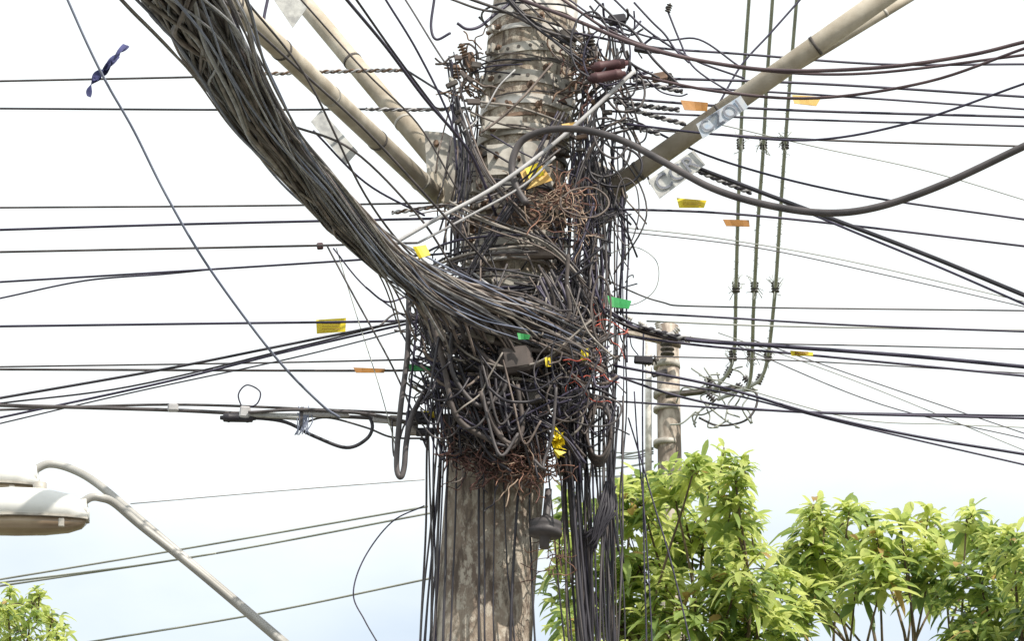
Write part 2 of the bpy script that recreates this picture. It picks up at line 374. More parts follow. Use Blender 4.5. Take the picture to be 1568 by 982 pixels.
right=[([(795,-2),(880,30),(980,70),(1080,94),(1200,108),(1350,103),(1480,85),(1568,64)],-.3,-1,3.2,'brown_pvc'),
([(860,-2),(940,50),(1040,85),(1170,108),(1330,112),(1568,84)],-.3,-.8,2.4,'brown_pvc'),
([(880,50),(1000,72),(1130,82),(1350,98),(1568,98)],-.3,.4,2.0,'navy_rubber'),
([(960,112),(1100,140),(1250,150),(1420,125),(1568,74)],-.25,-.9,2.5,'brown_pvc'),
([(950,118),(1250,128),(1568,148)],-.2,.4,2.2,'navy_rubber'),([(955,128),(1250,145),(1568,167)],-.2,.3,1.8,'navy_rubber'),
([(940,150),(1200,168),(1568,179)],0,.3,2.2,'navy_rubber'),([(930,170),(1200,182),(1568,193)],0,.4,1.8,'navy_rubber'),
([(960,190),(1100,206),(1250,214),(1400,186),(1568,128)],-.3,-.8,2.0,'navy_rubber'),([(950,196),(1250,214),(1568,224)],0,.3,1.8,'dark_grey_pvc'),
([(1100,190),(1250,225),(1420,262),(1568,306)],.5,2,.9,'haze_wire'),([(960,180),(1100,244),(1300,296),(1568,336)],-.2,0,1.9,'navy_rubber'),
([(930,320),(1100,326),(1300,345),(1568,377)],-.2,0,2.0,'navy_rubber'),([(1070,258),(1180,300),(1300,345),(1430,395),(1568,452)],-.3,-1,3.6,'black_rubber'),
([(1200,310),(1300,352),(1440,410),(1568,466)],-.3,-1,2.0,'navy_rubber'),([(950,348),(1100,365),(1300,400),(1568,462)],.4,1.2,.9,'haze_wire'),
([(930,352),(1150,378),(1350,420),(1568,470)],.4,1.4,.9,'dark_grey_pvc'),
([(930,430),(1010,462),(1100,470),(1568,476)],.4,.8,1.3,'dark_grey_pvc'),([(940,478),(1080,485),(1300,498),(1568,508)],-.1,.1,1.8,'navy_rubber'),
([(990,492),(1200,500),(1568,506)],.2,.5,1.3,'haze_wire'),
([(960,505),(1130,524),(1350,530),(1568,535)],.4,1,1.2,'dark_grey_pvc'),([(960,498),(1050,520),(1200,531),(1400,546),(1568,562)],-.2,-.3,3.2,'navy_rubber'),
([(960,515),(1080,530),(1250,545),(1568,576)],-.2,-.1,2.0,'navy_rubber'),([(940,545),(1200,552),(1568,572)],.4,1,1.1,'dark_grey_pvc'),
([(900,560),(1050,610),(1200,630),(1568,641)],0,.1,2.0,'navy_rubber'),([(900,612),(1200,630),(1568,637)],.2,.3,1.6,'navy_rubber'),
([(940,560),(1100,592),(1250,635),(1400,668),(1568,696)],-.2,-.2,2.2,'navy_rubber'),([(930,575),(1100,600),(1300,650),(1568,712)],-.2,0,1.6,'navy_rubber'),
([(1100,510),(1300,580),(1568,690)],1,2,.8,'haze_wire'),([(1150,520),(1350,590),(1568,664)],1,2,.9,'dark_grey_pvc'),([(1130,530),(1350,620),(1568,672)],1,2,.9,'dark_grey_pvc'),
([(1070,575),(1300,640),(1450,650),(1568,655)],2,3,.9,'haze_wire'),
([(940,-2),(990,45),(1060,90),(1140,120)],-.2,-.2,1.8,'navy_rubber'),([(1226,-2),(1180,50),(1135,100),(1100,160)],.2,.2,1.7,'navy_rubber'),
([(890,20),(960,40),(1000,90),(1040,130)],-.3,-.3,2.2,'black_rubber'),([(910,-2),(950,40),(960,90),(1010,120)],-.3,-.3,2,'black_rubber'),
([(1020,10),(1040,60),(1060,100),(1100,130),(1140,150)],-.2,-.2,1.7,'navy_rubber'),
([(900,200),(960,250),(990,330),(940,420)],-.2,-.2,1.4,'dark_grey_pvc'),([(870,-2),(920,30),(1010,60),(1070,60),(1130,100)],-.2,-.2,1.6,'navy_rubber'),
([(930,390),(970,378),(1005,400),(1005,440),(975,465),(930,470)],-.1,0,.7,'haze_wire')]
for p,a,b,r,mt in right: wire(wl,p,a,b,r,mt)
for a,b in (((970,122),(1045,140)),((960,165),(1050,190)),((1065,260),(1150,295)),((940,155),(1040,168)),((950,185),(1010,205)),((980,500),(1050,518))):
    braid(wl,[a,((a[0]+b[0])/2,(a[1]+b[1])/2+1),b],-.22,-.22,2.4,['black_rubber','pale_cable'],20)
wl.obj('overhead_cables')
m=MB()
wire(m,[(806,312),(790,285),(784,250),(800,215),(840,199),(895,199),(955,216),(1020,250),(1090,288),(1170,313),(1260,326),(1340,318),(1440,284),(1568,224)],-.42,-1.2,5.8,'dark_grey_pvc',14,8)
m.obj('thick_feeder_cable')
m=MB(); wire(m,[(598,376),(660,340),(760,285),(860,210),(972,108)],-.5,-.38,3.3,'pale_cable',8)
wire(m,[(640,372),(720,330),(800,285),(850,240)],-.45,-.4,2.0,'pale_cable',8); m.obj('white_cable')
m=MB(); wire(m,[(103,-2),(135,70),(165,130),(205,200),(255,300),(320,410),(420,545),(490,618),(520,640)],-1.5,-.3,2.2,'blue_grey_cable',6); m.obj('drop_cable')
m=MB()
def strip(P,Wd,mat):
    P=catmull(P,6); T=np.gradient(P,axis=0); V=[]
    w=catmull(np.stack([np.array(Wd,float)]*3,1),6)[:,0]
    for i,p in enumerate(P):
        s=np.cross(T[i],[0,1,0]); s/=np.linalg.norm(s); s=s*math.cos(i*.35)+np.array([0,1,0])*math.sin(i*.35)*.6
        V+= [p-s*w[i],p+s*w[i]]
    m.add(V,[(2*i,2*i+1,2*i+3,2*i+2) for i in range(len(P)-1)],mat)
k=R(1,-1.3)
strip([W(197,70,-1.3),W(182,82,-1.32),W(165,100,-1.34),W(150,115,-1.3),W(138,132,-1.3),W(136,148,-1.3)],[2*k,6*k,6*k,8*k,5*k,5*k],'ribbon_cloth')
strip([W(192,68,-1.3),W(172,90,-1.36),W(158,112,-1.3),W(142,122,-1.3)],[4*k,5*k,7*k,3*k],'ribbon_cloth')
strip([W(178,86,-1.31),W(168,98,-1.36),W(160,108,-1.31),W(146,120,-1.3)],[6*k,6*k,6*k,6*k],'ribbon_cloth')
m.obj('cloth_ribbon')
# ------------------------------------------------------------------ big cable bundle
CL=[(150,-190,84,-6.2),(222,-90,72,-5.6),(286,0,58,-5.0),(343,95,43,-4.3),(402,188,36,-3.6),(464,262,33,-2.9),(528,335,31,-2.1),(596,400,29,-1.4),(660,436,25,-.85),(735,464,22,-.6),(810,492,21,-.5),(890,528,20,-.42)]
CP=np.array([W(x,y,d) for x,y,h,d in CL]); CH=np.array([R(h,d) for x,y,h,d in CL])
nC=len(CL); m=MB()
Tn=np.gradient(CP,axis=0); Tn/=np.linalg.norm(Tn,axis=1)[:,None]
U1=np.cross(Tn,[0,1,0]); U1/=np.linalg.norm(U1,axis=1)[:,None]; U2=np.cross(Tn,U1)
SUB=3
sidx=np.linspace(0,nC-1,(nC-1)*SUB+1)
ip=lambda A:np.stack([np.interp(sidx,np.arange(nC),A[:,i]) for i in range(A.shape[1])],1)
cC=catmull(CP,SUB); cU1=ip(U1);cU2=ip(U2);cH=np.interp(sidx,np.arange(nC),CH)
def smoothnoise(N,amp,k=5):
    a=np.random.uniform(-1,1,k); x=np.linspace(0,k-1,N); i=np.minimum(x.astype(int),k-2); t=x-i; t=t*t*(3-2*t); return amp*(a[i]*(1-t)+a[i+1]*t)
bm_=['dusty_grey','dusty_grey','steel_strand','dusty_brown','dusty_brown','dusty_dark','dusty_brown','dusty_dark','dark_grey_pvc','black_rubber']
for i in range(185):
    rr=math.sqrt(random.random()); a0=RU(0,2*math.pi); N=len(cC)
    damp=np.linspace(1,.45,N)
    tw=RU(-.8,3.4); aa=a0+np.linspace(0,1,N)*tw+smoothnoise(N,.9,11)*damp; rad=rr*1.0+smoothnoise(N,.42,12)*damp
    rad=np.clip(rad,-1.32,1.32); rad[-8:]*=np.linspace(1,2.1,8)
    P=cC+cU1*(np.cos(aa)*rad*cH)[:,None]+cU2*(np.sin(aa)*rad*cH*.8)[:,None]
    rp=RU(1.6,3.7); end=N-random.randint(0,10)
    # later ends bend back into the pole tangle
    P=P[:end].copy(); k=4; s=np.linspace(0,1,k)[:,None]
    P[-k:]+= s*s*np.array([RU(-.05,.05),RU(.02,.16),RU(-.16,.04)])
    m.tube(P,np.linspace(R(rp*1.2,-4.2),R(rp*.64,-.6),len(P)),random.choice(bm_),7,3)
for i in range(44):
    N=len(cC); a0=RU(0,2*math.pi); aa=a0+smoothnoise(N,.6,5); rad=RU(1.05,1.7)+smoothnoise(N,.45,7)
    if i%3==0: aa=math.pi+smoothnoise(N,.5,5)+ (0 if random.random()<.7 else math.pi)
    P=cC+cU1*(np.cos(aa)*rad*cH)[:,None]+cU2*(np.sin(aa)*rad*cH*.6)[:,None]
    m.tube(P,R(RU(.9,1.9),-2.5),random.choice(['steel_strand','dusty_grey','blue_grey_cable','dark_grey_pvc','dark_grey_pvc']),6,3)
m.obj('cable_bundle')
# ------------------------------------------------------------------ tangle around pole
m=MB()
TM=['black_rubber','black_rubber','dark_grey_pvc','dark_grey_pvc','dusty_dark','black_rubber','dusty_brown','navy_rubber','dusty_grey']
def wrap(py,r0,arc,drift,rp,mat):
    a0=RU(0,6.28); n=max(5,int(arc/.5)); P=[];ex=r0
    for i in range(n):
        t=i/(n-1); a=a0+arc*t; ex=max(.012,ex+RU(-.012,.012))
        pp=py+drift*t+RU(-3,3)+ 12*math.cos(a+r0*9)
        q=axis(pp); r=prad(q[2])+ex; P.append(q+np.array([math.cos(a)*r*1.1,math.sin(a)*r,0]))
    m.tube(P,R(rp),mat,6,4)
for i in range(22): wrap(RU(50,340),RU(.012,.05),RU(1.5,5),RU(-60,60),RU(.9,1.8),random.choice(TM))
for i in range(105): wrap(RU(425,655),RU(.02,.17),RU(1.5,6.0),RU(-70,80),RU(.9,2.2),random.choice(TM))
def drape(x0,y0,x1,y1,sag,rp,mat,d=None,wob=4,k=5,dd=.03):
    d=RU(-.5,-.22) if d is None else d; P=[]
    for i in range(k):
        t=i/(k-1); P.append(W(x0+(x1-x0)*t+RU(-wob,wob),y0+(y1-y0)*t+sag*4*t*(1-t)+RU(-wob,wob)*.5,d+RU(-dd,dd)))
    m.tube(P,R(rp),mat,6,5)
def flow(pts,n,sp,d,mats,rlo=.9,rhi=2.1):
    for i in range(n):
        o=np.array([RU(-sp,sp),RU(-sp,sp)]); e=RU(-.07,.07); P=[]
        a=random.randint(0,1) if len(pts)>4 else 0
        for x,y in pts[a:]:
            o=o+np.array([RU(-sp,sp),RU(-sp,sp)])*.4; P.append(W(x+o[0],y+o[1],d+e+RU(-.02,.02)))
        m.tube(P,R(RU(rlo,rhi)),random.choice(mats),6,6)
DK=['black_rubber','black_rubber','navy_rubber','dark_grey_pvc','dusty_dark']; GR=['dusty_grey','dusty_brown','dusty_dark','black_rubber','dark_grey_pvc','black_rubber']
flow([(1000,120),(930,140),(890,190),(900,300),(915,430),(900,560)],12,14,-.2,DK)
flow([(960,190),(915,210),(885,280),(880,380),(870,480),(850,580)],12,14,-.25,DK)
flow([(950,330),(905,350),(890,420),(900,520),(890,640)],14,14,-.25,DK)
flow([(690,90),(700,150),(715,230),(705,320),(700,400)],8,10,-.2,DK)
flow([(620,330),(680,320),(740,345),(830,380),(890,440)],6,12,-.3,GR)
flow([(640,490),(670,520),(690,590),(700,680)],16,18,-.35,DK)
flow([(650,445),(665,520),(695,600),(730,665),(770,690)],11,20,-.42,GR,1.0,2.4)
flow([(700,460),(740,540),(755,610),(775,670),(800,640)],8,24,-.45,GR,1.0,2.6)
flow([(660,470),(740,545),(830,560),(920,500)],14,22,-.42,GR+DK)
flow([(650,560),(740,600),(830,590),(930,540)],13,22,-.36,DK)
flow([(690,410),(760,445),(840,430),(910,380)],8,10,-.32,GR+DK)
flow([(720,470),(800,500),(870,530),(920,560)],9,16,-.46,GR,1.0,2.4)
flow([(840,420),(862,470),(855,540),(862,620)],18,18,-.38,DK,1.0,2.4)
flow([(930,480),(900,500),(880,570),(870,660),(880,740)],16,14,-.22,DK,1.0,2.4)
flow([(1040,520),(970,500),(920,470),(880,420),(850,380)],8,8,-.2,DK)
flow([(700,170),(740,260),(800,330),(860,400),(900,470)],6,14,-.3,GR)
flow([(860,180),(810,270),(760,350),(720,420),(690,470)],8,14,-.3,GR+DK)
flow([(900,90),(860,60),(820,30),(780,-10)],8,12,-.25,DK)
flow([(680,590),(760,610),(840,650),(880,700)],9,16,-.4,DK)
flow([(700,640),(760,665),(830,640),(900,600)],9,14,-.4,DK)
flow([(660,600),(672,650),(690,700),(700,640)],7,12,-.3,DK)
flow([(780,520),(790,580),(815,650),(830,720)],11,20,-.42,DK)
for i in range(84):
    x0=RU(655,925); y0=RU(415,610); drape(x0,y0,min(945,max(645,x0+RU(-160,160))),y0+RU(-40,120),RU(-10,60),RU(.9,2.3),random.choice(TM),RU(-.56,-.25))
for i in range(24):
    x0=RU(690,738); y0=RU(60,330); drape(x0,y0,x0+RU(-28,24),y0+RU(60,200),RU(-6,10),RU(.9,1.9),random.choice(TM),RU(-.2,.05))
for i in range(44):
    x0=RU(872,945); y0=RU(30,320); drape(x0,y0,x0+RU(-35,60),y0+RU(30,180),RU(-10,24),RU(.9,2.0),random.choice(TM),RU(-.25,.1))
for i in range(14):
    x0=RU(700,760); y0=RU(150,420); drape(x0,y0,x0+RU(70,200),y0+RU(-120,140),RU(-10,22),RU(.9,2.0),random.choice(TM+['dusty_grey','pale_cable']),RU(-.34,-.24))
for i in range(22):
    x0=RU(690,920); y0=RU(310,450); drape(x0,y0,x0+RU(-80,80),y0+RU(60,220),RU(-10,20),RU(.9,2.2),random.choice(TM),RU(-.38,-.22))
for i in range(50):
    cx,cy=(RU(670,930),RU(430,660)) if i%4 else (RU(870,960),RU(60,330)); rx,ry=RU(14,46),RU(16,62); ph=RU(0,6.28); d=RU(-.56,-.2); n=9
    m.tube([W(cx+rx*math.cos(ph+t)+RU(-2,2),cy+ry*math.sin(ph+t)+RU(-2,2),d+.02*i%.07) for t in np.linspace(0,RU(4.5,7.5),n)],R(RU(.9,2.0)),random.choice(TM),6,5)
for i in range(18):
    x0=RU(880,1000); y0=RU(0,110); drape(x0,y0,x0+RU(-30,90),y0+RU(-20,110),RU(-30,30),RU(1.1,2.2),random.choice(['black_rubber','navy_rubber','brown_pvc','dark_grey_pvc']),RU(-.35,-.1),8)
for i in range(20):
    x0=RU(905,962); y0=RU(130,330); drape(x0,y0,x0+RU(-25,5),y0+RU(200,420),0,RU(.9,1.7),random.choice(['black_rubber','navy_rubber','dark_grey_pvc']),RU(-.15,.15),3)
for i in range(30):
    x0=random.choice([RU(640,680),RU(920,960)]); y0=RU(430,660); s=-1 if x0<800 else 1
    drape(x0,y0,x0+s*RU(5,40),y0+RU(-30,50),RU(-14,18),RU(.8,1.5),random.choice(DK),RU(-.3,-.1),3,4)
for p in ([(700,470),(690,560),(730,620),(770,600),(775,560)],[(735,600),(760,660),(785,680),(800,650),(792,590)],[(660,480),(680,560),(700,640),(760,680)],
          [(870,390),(868,440),(872,480),(850,520)],[(640,440),(700,500),(780,530),(860,540)],[(700,500),(760,560),(820,560),(880,520)]):
    wire(m,p,-.5,-.47,RU(3.2,4.6),random.choice(['dark_grey_pvc','dusty_dark','dusty_dark']),10,ext=False)
m.obj('cable_tangle')
# ------------------------------------------------------------------ hanging cables
m=MB()
def hang(x0,y0,x1,rp,mat,d,wob=4,yend=1250):
    n=7; P=[]; ph=RU(0,6.28)
    for i in range(n):
        t=i/(n-1); P.append(W(x0+(x1-x0)*t+wob*math.sin(ph+t*5)+RU(-1,1)*wob*.4,y0+(yend-y0)*t,d+RU(-.01,.01)))
    m.tube(P,R(rp),mat,6,5)
for i in range(42):
    x1=random.choice([RU(850,960),RU(875,915),RU(925,950)])
    hang(x1+RU(-35,10),RU(480,690),x1,RU(.9,2.1),random.choice(['black_rubber','black_rubber','navy_rubber','dark_grey_pvc','dusty_dark']),RU(-.2,.25),6,random.choice([1250,1250,RU(820,1000)]))
for i in range(16): hang(RU(850,900),RU(560,640),RU(895,935),RU(1.5,2.8),random.choice(['black_rubber','black_rubber','dark_grey_pvc']),RU(-.25,0),4)
for i in range(11): hang(RU(655,690),RU(560,660),RU(624,668),RU(1.1,2.0),random.choice(['navy_rubber','dark_grey_pvc','black_rubber']),RU(-.25,.1),3)
for x0,x1 in ((700,672),(738,728),(745,738),(762,757),(775,790),(800,772),(690,664),(815,822)): hang(x0,RU(640,740),x1,RU(1.1,2.1),'black_rubber',-.24,5)
for x0,x1,y0 in ((965,1075,640),(975,1000,600),(985,988,500)): hang(x0,y0,x1,1.3,'navy_rubber',0,3,1050)
for i in range(20):
    drape_x=RU(925,945); m.tube([W(drape_x,740+RU(-8,20),-.2),W(drape_x-8+RU(-8,8),790,-.22),W(905+RU(-12,12),825+RU(-12,20),-.2)],R(RU(1.2,2.3)),'black_rubber',6,5)
m.tube([W(626,452,-.4),W(624,540,-.4),W(614,620,-.4),W(608,690,-.4),W(608,722,-.4),W(614,731,-.4),W(619,715,-.4),W(622,680,-.4),W(630,640,-.36),W(650,600,-.3)],R(4.2),'dark_grey_pvc',10,6)
m.tube([W(640,452,-.4),W(634,540,-.38),W(624,640,-.36),W(618,700,-.4)],R(1.8),'navy_rubber',6,6)
for k in range(6):
    m.tube([W(917+18*math.cos(t)+RU(-1,1),662+ (38+k*3)*math.sin(t),-.30+.02*k) for t in np.linspace(0,6.6,14)],R(2.4),'dark_grey_pvc' if k%2 else 'dusty_dark',6,5)
m.obj('hanging_cables')
m=MB()
def fray(cx,cy,sx,sy,n,mats,d,r=(0.6,1.1)):
    for i in range(n):
        x,y=random.gauss(cx,sx),random.gauss(cy,sy); P=[np.array([x,y,d+RU(-.05,.05)])]
        a=RU(0,6.28)
        for k in range(5): a+=RU(-.9,.9); P.append(P[-1]+np.array([math.cos(a)*RU(5,14),math.sin(a)*RU(5,13),RU(-.015,.015)]))
        m.tube([W(*q) for q in P],R(RU(*r)),random.choice(mats),5,4)
fray(752,678,26,20,300,['rust_wire','rust_wire','dusty_dark','black_rubber'],-.36,(.7,1.3))
fray(775,708,24,14,110,['rust_wire','rust_wire','dusty_dark'],-.35)
fray(806,720,14,13,90,['copper_wire','rust_wire','copper_wire','tan_wire'],-.38)
fray(850,305,26,12,62,['tan_wire','copper_wire','rust_wire','tan_wire'],-.32)
fray(872,335,13,18,26,['tan_wire','rust_wire'],-.32)
fray(846,862,5,14,18,['copper_wire','rust_wire'],-.25,(.5,.9))
fray(885,115,20,16,34,['rusty_steel','dusty_dark','rust_wire'],-.25,(1,2))
fray(718,110,10,24,26,['rusty_steel','dusty_brown','dusty_dark'],-.15,(1,2))
fray(890,565,12,16,12,['red_wire','dark_grey_pvc'],-.5)
fray(922,508,5,12,7,['red_wire'],-.35)
m.obj('frayed_wire_ends')
# ------------------------------------------------------------------ hardware
def insul(x,y,d,s,mat='dark_steel',ax=(0,0,1)):
    r=R(s,d); pr=[(0,.2)]
    for k in range(4): pr+=[(k*.7+.1,.35),(k*.7+.15,1.0),(k*.7+.35,.95),(k*.7+.5,.35)]
    pr+=[(3,.3),(3,.01)]
    m.lathe(W(x,y,d),ax,[(h*r,q*r) for h,q in pr],mat,14)
m=MB()
o=W(833,840,-.3)
m.lathe(o,UPA,[(0,.001),(0,R(7)),(R(16),R(8)),(R(18),R(10)),(R(19),R(24)),(R(27),R(25)),(R(30),R(22)),(R(33),R(24)),(R(40),R(23)),(R(45),R(10)),(R(50),R(6)),(R(90),R(5)),(R(90),.001)],'dark_grey_pvc',28)
m.obj('disc_insulator')
hw=MB(); m=hw
for x,y,d,s,mt in ((700,120,-.2,7,'rusty_steel'),(905,70,-.2,8,'dark_steel'),(1022,18,-.2,5,'dark_steel'),(712,85,-.2,7,'rusty_steel'),(895,105,-.25,9,'rusty_steel'),(1030,128,-.2,7,'dark_steel')):
    insul(x,y,d,s,mt,(RU(-.6,.6),RU(-.3,.3),1))
for x,y,w,h,d,mt in ((720,95,8,16,-.1,'rusty_steel'),(870,55,14,10,-.2,'dark_steel'),(900,80,12,14,-.15,'dark_steel'),(490,377,5,5,0,'maroon_plastic'),(945,30,14,8,-.2,'black_rubber'),(1010,118,12,7,-.2,'rusty_steel'),
    (985,75,14,6,-.2,'black_rubber'),(715,560,14,10,-.36,'dark_steel'),(790,552,24,22,-.46,'dusty_dark'),(860,520,14,10,-.38,'dark_steel'),(735,515,22,6,-.5,'dusty_grey'),(842,470,18,18,-.36,'dark_steel'),
    (775,432,34,7,-.27,'galvanised'),(830,388,20,9,-.27,'dusty_brown'),(700,350,8,14,-.2,'dusty_dark'),(905,405,10,14,-.2,'dusty_dark'),(815,600,12,20,-.4,'dark_steel'),
    (876,690,20,40,-.1,'black_rubber'),(690,650,14,14,-.3,'dark_steel'),(985,552,14,6,-.1,'black_rubber'),(1010,572,12,4,-.1,'dark_grey_pvc')):
    a=RU(-.3,.3); X=np.array([math.cos(a),0,math.sin(a)]); Z=np.array([-math.sin(a),0,math.cos(a)])
    m.box(W(x,y,d),X*R(w),np.array([0,R(min(w,h)*.8),0]),Z*R(h),mt,.2)
for i in range(26):
    x,y=random.choice([(RU(690,730),RU(80,200)),(RU(870,930),RU(50,240)),(RU(660,920),RU(450,640))])
    a=RU(-1,1); X=np.array([math.cos(a),0,math.sin(a)]); Z=np.array([-math.sin(a),0,math.cos(a)])
    m.box(W(x,y,RU(-.36,-.2)),X*R(RU(4,10)),np.array([0,R(3),0]),Z*R(RU(2.5,5)),random.choice(['rusty_steel','dark_steel','galvanised','dusty_dark']),.2)
hw.obj('cable_clamps')
def closure(name,a,b,rp,d,mat):
    global m
    m=MB(); A=W(*a,d);B=W(*b,d); e=(B-A); L=np.linalg.norm(e); r=R(rp)
    m.lathe(A,e,[(0,.001),(0,r*.45),(L*.08,r*.55),(L*.1,r*.95),(L*.2,r),(L*.22,r*1.08),(L*.26,r*1.08),(L*.28,r),(L*.72,r),(L*.74,r*1.08),(L*.78,r*1.08),(L*.8,r),(L*.9,r*.95),(L*.92,r*.55),(L,r*.45),(L,.001)],mat,18)
    m.obj(name)
closure('splice_closure',(905,104),(962,96),8,-.4,'maroon_plastic'); closure('splice_closure',(900,121),(958,112),8,-.42,'maroon_plastic')
closure('splice_closure',(337,640),(392,641),6.5,-.25,'black_rubber')
m=MB()
for x,y,w,h,mt in ((265,625,8,6,'pale_cable'),(375,632,8,9,'pale_cable'),(420,637,38,4,'label_white'),(462,640,4,16,'dark_grey_pvc'),(485,634,22,5,'pale_cable'),(520,636,14,3,'pale_cable'),(585,643,14,5,'pale_cable'),(605,645,10,8,'dusty_grey'),(640,640,18,10,'black_rubber'),(655,635,12,4,'yellow_tag'),(650,662,14,6,'black_rubber'),(632,655,8,12,'dusty_grey')):
    a=RU(-.08,.02); m.box(W(x,y,-.26),np.array([math.cos(a),0,math.sin(a)])*R(w),np.array([0,R(5),0]),np.array([-math.sin(a),0,math.cos(a)])*R(h),mt,.25)
wire(m,[(345,638),(430,645),(480,668),(530,686),(562,672),(570,650),(555,634),(500,630)],-.25,-.25,2.8,'black_rubber',8,ext=False)
wire(m,[(372,628),(365,605),(378,590),(398,600),(394,618),(378,626)],-.25,-.25,1.2,'navy_rubber',6,ext=False)
wire(m,[(460,650),(500,640),(560,655),(600,670),(650,672)],-.25,-.25,1.6,'dark_grey_pvc',6,ext=False)
wire(m,[(380,632),(460,628),(560,634),(640,650)],-.28,-.28,2.4,'dark_grey_pvc',6,ext=False)
wire(m,[(600,640),(604,700),(620,650),(640,660),(655,690)],-.28,-.28,1.6,'dark_grey_pvc',6,ext=False)
for i in range(14):
    x=464+RU(-10,10); wire(m,[(x,628+RU(-8,8)),(x+RU(-6,6),645),(x+RU(-12,12),662+RU(-6,6))],-.27,-.27,.9,'blue_grey_cable',5,ext=False)
m.obj('drop_terminal')
def tag(pts,d,mat,name='cable_tag'):
    global m
    m=MB(); n=5; top,bot=(pts[0],pts[1]),(pts[3],pts[2]); V=[]
    for i in range(n):
        t=i/(n-1); c=.006*math.sin(t*4+pts[0][0])
        for e in (top,bot):
            V.append(W(e[0][0]+(e[1][0]-e[0][0])*t,e[0][1]+(e[1][1]-e[0][1])*t,d+c))
    V+= [v+np.array([0,.003,0]) for v in V]; o=2*n; Fc=[]
    for i in range(n-1): a=2*i; Fc+=[(a,a+1,a+3,a+2),(o+a,o+a+2,o+a+3,o+a+1),(a,a+2,o+a+2,o+a),(a+1,o+a+1,o+a+3,a+3)]
    Fc+=[(0,o,o+1,1),(2*n-2,2*n-1,o+2*n-1,o+2*n-2)]
    m.add(V,Fc,mat,False)
    if mat=='yellow_tag' and pts[1][0]-pts[0][0]>30:
        for k in range(3):
            f=.28+.2*k; g=lambda t:(pts[0][0]+(pts[1][0]-pts[0][0])*t, pts[0][1]*(1-f)+pts[3][1]*f)
            m.tube([W(*g(.2),d-.009),W(*g(.5),d-.009),W(*g(.8),d-.009)],R(.6),'orange_tag',4,2)
    m.obj(name)
tag([(484,490),(530,487),(529,508),(485,511)],-.02,'yellow_tag')
tag([(1036,303),(1082,307),(1078,318),(1040,318)],-.3,'yellow_tag')
tag([(796,262),(826,248),(846,276),(806,290)],-.32,'pale_orange_tag')
tag([(804,258),(826,248),(834,268),(810,274)],-.335,'yellow_tag')
tag([(632,378),(652,375),(659,390),(642,396)],-1.3,'yellow_tag')
tag([(834,548),(845,546),(846,561),(836,562)],-.5,'yellow_tag')
tag([(890,536),(902,533),(900,552),(889,552)],-.5,'yellow_tag')
tag([(1042,153),(1084,157),(1083,170),(1048,168)],-.3,'orange_tag')
tag([(1107,336),(1147,337),(1148,347),(1112,346)],-.3,'orange_tag')
tag([(541,563),(590,565),(588,571),(545,571)],-.08,'orange_tag')
tag([(1213,145),(1258,148),(1250,162),(1216,158)],-.2,'pale_orange_tag')
tag([(1210,537),(1245,540),(1245,545),(1212,545)],-.2,'yellow_tag')
tag([(930,453),(967,461),(963,473),(934,470)],-.3,'green_tag')
tag([(792,510),(812,513),(810,520),(794,520)],-.55,'green_tag')
tag([(624,558),(664,561),(662,567),(628,568)],-.35,'green_tag')
tag([(860,190),(884,186),(886,193),(862,197)],-.35,'pale_orange_tag')
m=MB()
for k in range(9):
    x,y=856+RU(-5,5),664+k*4
    V=[W(x+RU(-12,12),y+RU(-10,10),-.46+RU(-.04,.04)) for _ in range(6)]; m.add(V,[(0,1,2),(2,3,0),(1,4,2),(3,5,4)],'yellow_tag',False)
m.tube([W(850,655,-.44),W(856,672,-.46),W(852,690,-.44),W(856,702,-.44)],np.array([R(2),R(4),R(3),R(1)]),'yellow_tag',6,4)
m.obj('torn_yellow_bag')
# ------------------------------------------------------------------ distant pole and lines
dp=empty('distant_utility_pole'); m=MB(); D=20
b=W(1022,500,D); g=np.array([b[0],D,0.0]); m.tube([g,b*.5+g*.5,b],np.array([R(26,D),R(22,D),R(17,D)]),'far_concrete',20,6); m.obj('shaft',dp)
m=MB()
for y,h in ((560,10),(605,8),(628,6),(680,8)):
    p=W(1021,y,D); m.cyl(p-np.array([0,0,R(h/2,D)]),p+np.array([0,0,R(h/2,D)]),R(20.5,D),'galvanised',sides=20)
m.box(W(1000,518,D-.3),np.array([R(42,D),0,-R(10,D)]),(0,.05,0),(0,0,R(5,D)),'far_concrete')
for i,(x,y) in enumerate(((968,490),(990,500),(1010,506),(1030,512),(1050,525))): insul(x,y,D-.3,5,'porcelain',(RU(-1,1),0,.5))
m.box(W(1075,600,D-.2),np.array([R(55,D),0,R(6,D)]),(0,.05,0),(0,0,R(3,D)),'dark_steel')
m.cyl(W(993,520,D),W(993,730,D),R(5,D),'white_paint')
insul(1022,545,D-.3,11,'dark_steel'); insul(985,555,D-.3,8,'dark_steel',(1,0,.2))
m.obj('fittings',dp)
m=MB()
